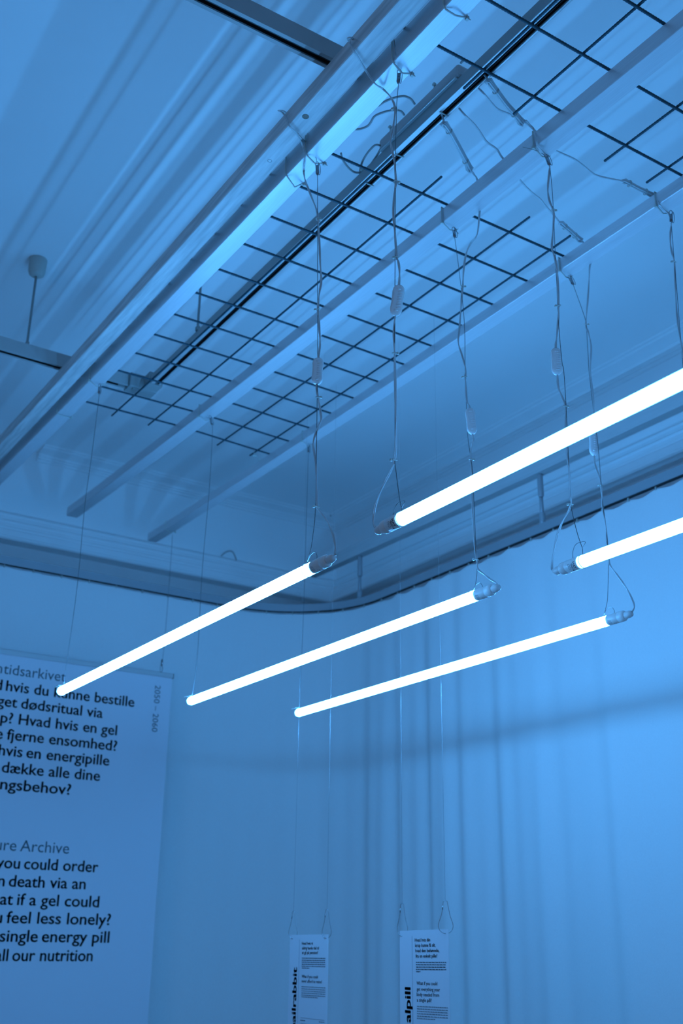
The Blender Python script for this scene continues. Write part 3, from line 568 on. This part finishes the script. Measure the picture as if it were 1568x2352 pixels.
def cord(key, label):
    t = thing('power_cord', label, 'cord', P['cord_' + key][0], 'clear power cords of the tubes')
    bm = NB(); sw = P.get('switch_' + key)
    twin(bm, P['cord_' + key])
    if 'lead_' + key in P: tube(bm, catmull(P['lead_' + key], 5), 0.0025, 7)
    obj('flex', bm, M['cord'], t, True)
    for k, p in enumerate(P['ties_' + key]): small_tie(p, t, k)
    if sw: switch(sw[0], sw[1], t)
    if 'bundle_' + key in P: bundle(P['bundle_' + key], t, 2 if key in ('t3', 't6') else 3)
cord('t1', 'clear cord of the left whole tube, climbing over the wooden beam')
cord('t2', 'clear cord of the middle whole tube, with coiled slack by the track')
cord('t3', 'clear cord of the lowest tube, passing over two metal bars')
cord('t4', 'clear cord of the thick near tube, hooked over the wooden beam')
cord('t5', 'clear cord of the right tube below the thick one, slack tied to mesh')
cord('t6', 'clear cord leaving the picture at the right edge, slack by the bar')

# ------------------------------------------------------------------ cable ties round the bars
def bar_tie(b, y, label, skew=0.0, drop=0.004, head=(1, 0)):
    x0, x1, z0, z1, c = b; zo = H0 + dz(y, c)
    t = thing('cable_tie', label, 'cable tie', ((x0 + x1) / 2, y, z0 + zo - .003), 'cable ties round the metal bars')
    e = .0028
    pts = [(x0 - e, y, z1 + zo + e), (x0 - e, y, z0 + zo + .004), (x0 + .004, y + .001, z0 + zo - e), ((x0 + x1) / 2, y + skew * .5, z0 + zo - e - drop), (x1 - .004, y + skew, z0 + zo - e), (x1 + e, y + skew, z0 + zo + .004), (x1 + e, y + skew, z1 + zo + e)]
    bm = NB(); tube(bm, pts, 0.0019, 6, closed=True); obj('strap', bm, M['tie'], t, True)
    hx = x1 + e if head[0] > 0 else x0 - e
    bm = NB(); q = (hx, y + (skew if head[0] > 0 else 0), z0 + zo - .001 + head[1]); box(bm, q[0] - .0035, q[0] + .0035, q[1] - .004, q[1] + .004, q[2] - .005, q[2] + .003, .001)
    tube(bm, [(q[0], q[1], q[2]), (q[0] + .004 * head[0], q[1] - .006, q[2] - .008)], .0012, 5)
    obj('tie_head', bm, M['tie'], t)
b1 = (1.057, 1.108, 1.7235, 1.782, SAG['1']); b2 = (1.4995, 1.5515, 1.740, 1.782, SAG['2']); b3 = (1.909, 1.957, 1.744, 1.782, SAG['3'])
bar_tie(b1, 1.295, 'knotted cable tie on the left metal bar at the top edge', -.004, .006)
bar_tie(b1, 1.470, 'cable tie on the left bar holding the thick tube wire', .006, .012)
bar_tie(b1, 1.822, 'cable tie on the left bar above the left whole tube cap', .004, .012)
bar_tie(b1, 1.915, 'loose round cable tie on the left bar, no wire on it', .004, .020)
bar_tie(b1, 3.225, 'wide cable tie on the left bar at the far tube wire', -.002, .014, (-1, 0))
bar_tie(b1, 3.545, 'last cable tie at the far end of the left bar', .004, .002)
bar_tie(b2, 1.868, 'cable tie on the middle bar above the middle tube cap', .006, .010, (-1, 0))
bar_tie(b2, 1.519, 'frayed cable tie on the middle bar, upper right, holding the right tube', .006, .010, (-1, 0))
bar_tie(b2, 3.300, 'cable tie on the middle bar far from the camera', .002, .008, (-1, 0))
bar_tie(b3, 1.514, 'cable tie on the right bar at the right edge', .004, .010, (-1, 0))
bar_tie(b3, 1.863, 'cable tie on the right bar above the lowest tube cap', .004, .012, (-1, 0))
bar_tie(b3, 3.253, 'cable tie on the right bar far from the camera', .002, .012, (-1, 0))
bar_tie(b3, 4.490, 'cable tie at the far tip of the right bar, holding the banner wire', .002, .006)
t = thing('cable_tie', 'curved cable tie tail at the far corner of the mesh', 'cable tie', P['tail_tie'][0])
bm = NB(); tube(bm, catmull(P['tail_tie'], 5), .0017, 6); obj('strap', bm, M['tie'], t, True)
p = P['tail_tie'][0]; bm = NB(); box(bm, p[0] - .006, p[0] + .006, p[1] - .006, p[1] + .006, p[2] - .016, p[2] - .011, .001); obj('tie_head', bm, M['tie'], t)
bm = NB(); tube(bm, catmull(P['ledge_loop'], 5), .0032, 7)
tag(obj('cable_loop', bm, M['hrod'], smooth=True), 'small arched cable loop on the wall ledge behind the left tube', 'cable')
# ------------------------------------------------------------------ curtain rail, hangers, curtain
RX, RY, RR = 2.846, 4.60, 0.52
ZR0, ZR1 = H0 + 1.495, H0 + 1.531
def rail_path(s):
    """arc length from the near end of the right wall; returns point and inward normal"""
    L1 = (RY - RR) - (-3.0); A = RR * math.pi / 2
    if s < L1: return Vector((RX, -3.0 + s, 0)), Vector((-1, 0, 0))
    if s < L1 + A:
        th = (s - L1) / RR; c = Vector((RX - RR, RY - RR, 0)); d = Vector((math.cos(th), math.sin(th), 0)); return c + d * RR, -d
    return Vector((RX - RR - (s - L1 - A), RY, 0)), Vector((0, -1, 0))
S_END = (RY - RR + 3.0) + RR * math.pi / 2 + (RX - RR + 2.5)
ss = []
s = 0.0
while s < S_END: ss.append(s); s += 0.05
rl = thing('curtain_rail', 'curved grey curtain rail running round the corner above the curtain', 'curtain rail', (RX, 2.6, ZR0))
pr = [(-.010, 0), (-.003, 0), (-.003, .010), (.003, .010), (.003, 0), (.010, 0), (.010, .036), (-.010, .036)]
obj('rail_profile', sweep(NB(), pr, [(rail_path(s)[0] + Vector((0, 0, ZR0)), rail_path(s)[1], (0, 0, 1)) for s in ss]), M['rail'], rl)
obj('rail_groove', sweep(NB(), [(-.0098, -.0012), (.0098, -.0012), (.0098, -.0001), (-.0098, -.0001)], [(rail_path(s)[0] + Vector((0, 0, ZR0)), rail_path(s)[1], (0, 0, 1)) for s in ss]), M['raildark'], rl)
def rail_hanger(y, label):
    t = thing('rail_hanger', label, 'hanger rod', (RX, y, ZR1), 'rods carrying the curtain rail')
    zt = H0 + 1.738 + dz(y, SAG['4']); h = zt - ZR1
    bm = NB(); lathe(bm, (RX, y, ZR1 + .030), (0, 0, 1), [(0, .0076), (h * .45, .0076)], 16); obj('inner_rod', bm, M['rail'], t, True)
    bm = NB(); lathe(bm, (RX, y, zt - h * .46), (0, 0, 1), [(0, .0084), (.006, .0118), (h * .46 - .006, .0118), (h * .46, .0105)], 18); obj('upper_sleeve', bm, M['rail'], t, True)
    bm = NB(); lathe(bm, (RX, y, ZR1 - .001), (0, 0, 1), [(0, .0090), (.006, .0120), (.044, .0122), (.048, .0086)], 18); obj('lower_socket', bm, M['rail'], t, True)
rail_hanger(2.965, 'curtain rail hanger rod on the right, below the thick tube')
rail_hanger(4.255, 'curtain rail hanger rod in the far corner of the room')
cu = thing('curtain', 'pale floor length curtain hanging round the corner under the rail', 'curtain', (RX, 2.6, 0.02))
def pleat(s, f):
    """cloth offset; f = 0 at the top edge, 1 at the floor"""
    L1 = RY - RR + 3.0
    left = min(1.0, max(0.0, (s - L1 + .15) / 0.6))          # flatter along the far wall
    g = 0.25 + 1.25 * min(1, f / .35) ** .8
    gl = (s + 0.0265) / 0.129
    a = .0035 * math.cos(2 * math.pi * gl * .5 + .3) * (1 - .75 * min(1, f * 3))
    b = .0075 * math.sin(2 * math.pi * s / .47 + 1.1 + .5 * math.sin(1.3 * s)) + .0052 * math.sin(2 * math.pi * s / .215 + 1.7 * math.sin(2.1 * s) + .6 * f) + .0030 * math.sin(2 * math.pi * s / .117 + 2.2 * math.sin(1.7 * s + 1))
    b *= .72 + .28 * math.sin(1.9 * s + .4)
    return (a + 1.5 * b * g) * (1 - .72 * left)
bm = NB(); fl = [0, .004, .012, .03, .06, .10, .15, .21, .28, .36, .45, .55, .66, .78, .9, 1.0]
cols = []; s = 0.0
while s < S_END:
    p, nn = rail_path(s); gl = (s + 0.0265) / 0.129; fr = gl - math.floor(gl)
    dip = .010 * (math.sin(math.pi * fr) ** 2) * (1 if s < RY - RR + 3.0 else .25)
    col = []
    for f in fl:
        z = (H0 + 1.484 - dip * (1 - min(1, f / .03))) * (1 - f) + 0.02 * f
        col.append(bm.verts.new(Vector((p.x, p.y, z)) + nn * pleat(s, f)))
    cols.append(col); s += 0.0125 if s < 8.2 else 0.03
for A, B in zip(cols, cols[1:]):
    for k in range(len(fl) - 1): bm.faces.new((A[k], B[k], B[k + 1], A[k + 1]))

obj('cloth', bm, M['curtain'], cu, True)
k0 = int((4.2) / .129)
gs = [-0.0265 + .129 * k for k in range(1, 120) if 4.2 < -0.0265 + .129 * k < 9.9]
for s in gs:
    p, nn = rail_path(s); bm = NB()
    box(bm, p.x - .003, p.x + .003, p.y - .003, p.y + .003, H0 + 1.481, ZR0 - .0005, .0008); tube(bm, [(p.x, p.y - .004, H0 + 1.482), (p.x, p.y + .004, H0 + 1.482)], .0014, 6)
    obj('glider', bm, M['plastic'], cu)

# ------------------------------------------------------------------ banner with printed text
BY = 4.458; bl, br, bt, bb = 1.03, 1.981, H0 + 1.069, H0 - 0.95
bn = thing('banner', 'tall white hanging banner with large dark text at the left edge', 'banner', ((bl + br) / 2, BY, bb))
obj('sheet', box(NB(), bl, br, BY, BY + .0012, bb, bt + .004), M['banner'], bn)
bm = NB(); box(bm, bl - .004, br + .004, BY - .006, BY + .008, bt, bt + .021, .004); obj('top_profile', bm, M['tracklip'], bn)
bm = NB(); box(bm, br + .0041, br + .0062, BY - .0065, BY + .0085, bt - .001, bt + .022, .0008); obj('profile_end', bm, M['track'], bn)
bm = NB(); box(bm, bl - .004, br + .004, BY - .006, BY + .008, bb - .02, bb, .004); obj('bottom_profile', bm, M['tracklip'], bn)
YT = BY - .0006
def banner_line(full, sub, x0, x1, z, size, bold, m):
    v = text_verts(sub, bold); a, b = extent(v); k = (x1 - x0) / (b - a); bm = NB()
    put_text(bm, v, lambda tx, ty: Vector((x0 + (tx - a) * k, YT, H0 + z + ty * size)))
    pre = full[:len(full) - len(sub)]
    if pre:
        w = text_verts(pre, bold); c, d = extent(w); xe = x0 - (.25 * size if pre.endswith(' ') else .006)
        put_text(bm, w, lambda tx, ty: Vector((xe + (tx - d) * k, YT, H0 + z + ty * size)))
    xs = min(q.co.x for q in bm.verts)
    if xs < bl + .01:   # keep the start of a line on the sheet
        f = (x0 - bl - .012) / (x0 - xs)
        for q in bm.verts:
            if q.co.x < x0: q.co.x = x0 - (x0 - q.co.x) * f
    obj('lettering', bm, m, bn)
LN = [('Fremtidsarkivet', 'tidsarkivet', 1.2345, 1.4973, 0.9894), ('Hvad hvis du kunne bestille', 'hvis du kunne bestille', 1.2527, 1.8127, 0.9215), ('dit eget dødsritual via', 'dødsritual via', 1.3229, 1.675, 0.8579), ('en app? Hvad hvis en gel', 'p? Hvad hvis en gel', 1.2471, 1.7451, 0.7923), ('kunne fjerne ensomhed?', 'fjerne ensomhed?', 1.28, 1.7512, 0.7272), ('Hvad hvis en energipille', 'en energipille', 1.368, 1.723, 0.6633), ('kunne dække alle dine', 'dække alle dine', 1.2765, 1.6885, 0.5975), ('ernæringsbehov?', 'ngsbehov?', 1.2784, 1.5694, 0.5322),
      ('Future Archive', 'Archive', 1.3871, 1.5864, 0.3025), ('What if you could order', 'could order', 1.4099, 1.7163, 0.2369), ('your own death via an', 'death via an', 1.358, 1.6699, 0.1703), ('app? What if a gel could', 'if a gel could', 1.3989, 1.7336, 0.1037), ('make you feel less lonely?', 'feel less lonely?', 1.3649, 1.789, 0.0379), ('What if a single energy pill', 'energy pill', 1.5119, 1.7894, -0.0282), ('could fill all our nutrition', 'our nutrition', 1.4047, 1.7262, -0.0967), ('needs?', 'needs?', 1.09, 1.24, -0.162)]
for i, (full, sub, x0, x1, z) in enumerate(LN):
    thin = i in (0, 8)
    banner_line(full, sub, x0, x1, z, 0.062, 0.0 if thin else 0.017, M['inkgrey'] if thin else (M['ink'] if i < 8 else M['inkgreen']))
v = text_verts('2050 – 2060', 0.0); a, b = extent(v); k = (1.0280 - .8241) / (b - a); bm = NB()
put_text(bm, v, lambda tx, ty: Vector((1.9030 + ty * .038, YT, H0 + 1.0290 - (tx - a) * k)))
obj('lettering', bm, M['inkgrey'], bn)
bw = thing('banner_wire', 'thin wire with hook holding up the right corner of the banner', 'wire', P['banner_wire'][-1])
bm = NB(); tube(bm, catmull(P['banner_wire'], 4), .0008, 6); obj('cable', bm, M['wire'], bw, True)
q = P['banner_wire'][-1]; bm = NB(); lathe(bm, q, (0, 0, 1), [(0, .002), (.001, .0042), (.028, .0042), (.032, .002)], 12)
tube(bm, [Vector(q) + Vector((.006 * math.cos(a), 0, -.012 + .014 * math.sin(a))) for a in [2 * math.pi * i / 14 for i in range(14)]], .0013, 6, closed=True)
obj('gripper', bm, M['grip'], bw, True)

# ------------------------------------------------------------------ hanging cards
XC = 1.81
def card(label, yl, yr, zl, zr, title, t_z0, t_z1, t_yb, t_ya, bold, eng, rules, vline):
    ym = (yl + yr) / 2
    t = thing('hanging_card', label, 'card', (XC, ym, H0 - .29), 'cards hanging by rings')
    sl = (zr - zl) / (yl - yr)
    bm = NB()
    F = [bm.verts.new(p) for p in ((XC, yl, H0 + zl - .297), (XC, yr, H0 + zr - .297), (XC, yr, H0 + zr), (XC, yl, H0 + zl))]
    Bk = [bm.verts.new(v.co + Vector((.0012, 0, 0))) for v in F]
    bm.faces.new(F); bm.faces.new(Bk[::-1])
    for i in range(4): bm.faces.new((F[i], F[(i + 1) % 4], Bk[(i + 1) % 4], Bk[i]))
    obj('sheet', bm, M['paper'], t)
    X = XC - .0005
    def line(s, y0, y1, z, size, b, m):
        v = text_verts(s, b, res=2); a, e = extent(v); k = (y0 - y1) / (e - a); bm = NB()
        put_text(bm, v, lambda tx, ty: Vector((X, y0 - (tx - a) * k, H0 + z + ty * size + sl * (tx - a) * k))); obj('lettering', bm, m, t)
    def greek(rows, m):
        bm = NB()
        for y0, y1, z in rows:
            y = y0
            while y > y1 + .002:
                w = min(random.uniform(.004, .013), y - y1)
                vs = [bm.verts.new((X, yy, H0 + z + dzz + sl * (y0 - y))) for yy, dzz in ((y, 0), (y - w, 0), (y - w, .0022), (y, .0022))]; bm.faces.new(vs); y -= w + .0016
        obj('small_print', bm, m, t)
    for (s, y0, y1, z) in bold: line(s, y0, y1, z, .0118, .016, M['ink'])
    for (s, y0, y1, z) in eng[0]: line(s, y0, y1, z, .0118, .008, M['inkgreen'])
    greek(eng[1], M['inkgrey']); greek(eng[2], M['inkpale'])
    v = text_verts(title, .03); a, e = extent(v); k = (t_z1 - t_z0) / (e - a); hh = (t_ya - t_yb) / .74; bm = NB()
    put_text(bm, v, lambda tx, ty: Vector((X, t_yb + ty * hh, H0 + t_z0 + (tx - a) * k))); obj('title_lettering', bm, M['ink'], t)
    bm = NB()
    for z in rules: box(bm, X - .0002, X + .0001, yr + .012, yl - .072, H0 + z, H0 + z + .0006)
    box(bm, X - .0002, X + .0001, vline, vline + .0005, H0 + zl - .29, H0 + zl - .012)
    obj('rule_lines', bm, M['inkpale'], t)
    return t
card('left hanging card with the vertical title ending in rabbit', 3.0688, 2.8546, .0081, .0110, 'nailrabbit', -.2520, -.0807, 3.0240, 3.0490,
     [('Hvad hvis vi', 2.9994, 2.9376, -.0187), ('aldrig havde råd til', 2.998, 2.9031, -.0315), ('at gå på pension?', 2.9974, 2.9078, -.0441)],
     ([('What if you could', 2.9956, 2.9053, -.1088), ('never afford to retire?', 2.995, 2.883, -.1213)],
      [(2.997, 2.867, z) for z in (-.0564, -.0619, -.0674, -.0728, -.0783)] + [(2.996, 2.9535, -.0832), (2.9966, 2.9701, -.2234)],
      [(2.995, 2.8643, z) for z in (-.1337, -.1394, -.1451, -.1506, -.1561)] + [(2.9942, 2.9041, -.1609), (2.8956, 2.8659, -.2215)]), (-.2152, -.2305), 3.0127)
card('right hanging card with the vertical title ending in pill', 2.5043, 2.2986, .0211, .0257, 'alpill', -.1960, -.1133, 2.4580, 2.4840,
     [('Hvad hvis din', 2.4376, 2.3726, -.0048), ('krop kunne få alt,', 2.4366, 2.351, -.0175), ('hvad den behøvede,', 2.4356, 2.3359, -.0302), ('fra en enkelt pille?', 2.4347, 2.3442, -.0428)],
     ([('What if you could', 2.4318, 2.346, -.1064), ('get everything your', 2.4313, 2.3358, -.12), ('body needed from', 2.4316, 2.3395, -.1324), ('a single pill?', 2.4311, 2.3704, -.1452)],
      [(2.4332, 2.3087, z) for z in (-.055, -.0604, -.0659, -.0714)] + [(2.4329, 2.4151, -.0766)],
      [(2.4309, 2.3063, z) for z in (-.1572, -.1629, -.1684, -.1738, -.1795)] + [(2.4314, 2.3568, -.1848)]), (), 2.4488)
RL = [('left ring of the left card', 'card at the left end of the pair'), ('right ring of the left card', ''), ('left ring of the right card', ''), ('wide open right ring of the right card', '')]
rings = [(3.054, -.003, .076, (.24, -.97)), (2.864, 0.0, .079, (.24, -.97)), (2.493, .008, .089, (.22, -.975)), (2.309, .015, .093, (.80, -.60))]
for i, (y, zb, zt, d) in enumerate(rings):
    D_ = Vector((d[0], d[1], 0)).normalized(); h = zt - zb; r0 = .0185; r1 = .0058
    t = thing('card_ring', 'pear shaped wire ' + RL[i][0], 'ring', (XC, y, H0 + zb), 'rings holding the cards')
    pts = [(r0 * math.cos(math.radians(a)), r0 + r0 * math.sin(math.radians(a))) for a in range(-205, 26, 15)]
    pts += [(.0118, h * .52), (.0082, h * .74), (r1, h - r1 * 1.3)] + [(r1 * math.cos(math.radians(a)), h - r1 + r1 * math.sin(math.radians(a))) for a in range(20, 161, 20)] + [(-r1, h - r1 * 1.3), (-.0070, h * .74), (-.0105, h * .55)]
    c = Vector((XC + (.0005), y, H0 + zb))
    bm = NB(); tube(bm, [c + D_ * u + Vector((0, 0, w)) for u, w in pts], .00075, 7, closed=True); obj('ring_wire', bm, M['ring'], t, True)
    bm = NB(); a = c + D_ * -.0072 + Vector((0, 0, h * .72)); b = c + D_ * -.0066 + Vector((0, 0, h * .84)); lathe(bm, a, b - a, [(0, .0014), ((b - a).length, .0014)], 10); obj('clasp', bm, M['ring'], t, True)
    bm = NB(); top = c + Vector((0, 0, h + .0005)); tube(bm, [top, top + Vector((0, 0, .9)), Vector((top.x, top.y, mz(XC, y) - .003))], .00028, 6)
    tag(obj('nylon_line', bm, M['nylon'], smooth=True), ['first', 'second', 'third', 'fourth'][i] + ' clear nylon line from the left, rising from a card ring', 'line', 'nylon lines holding the cards')
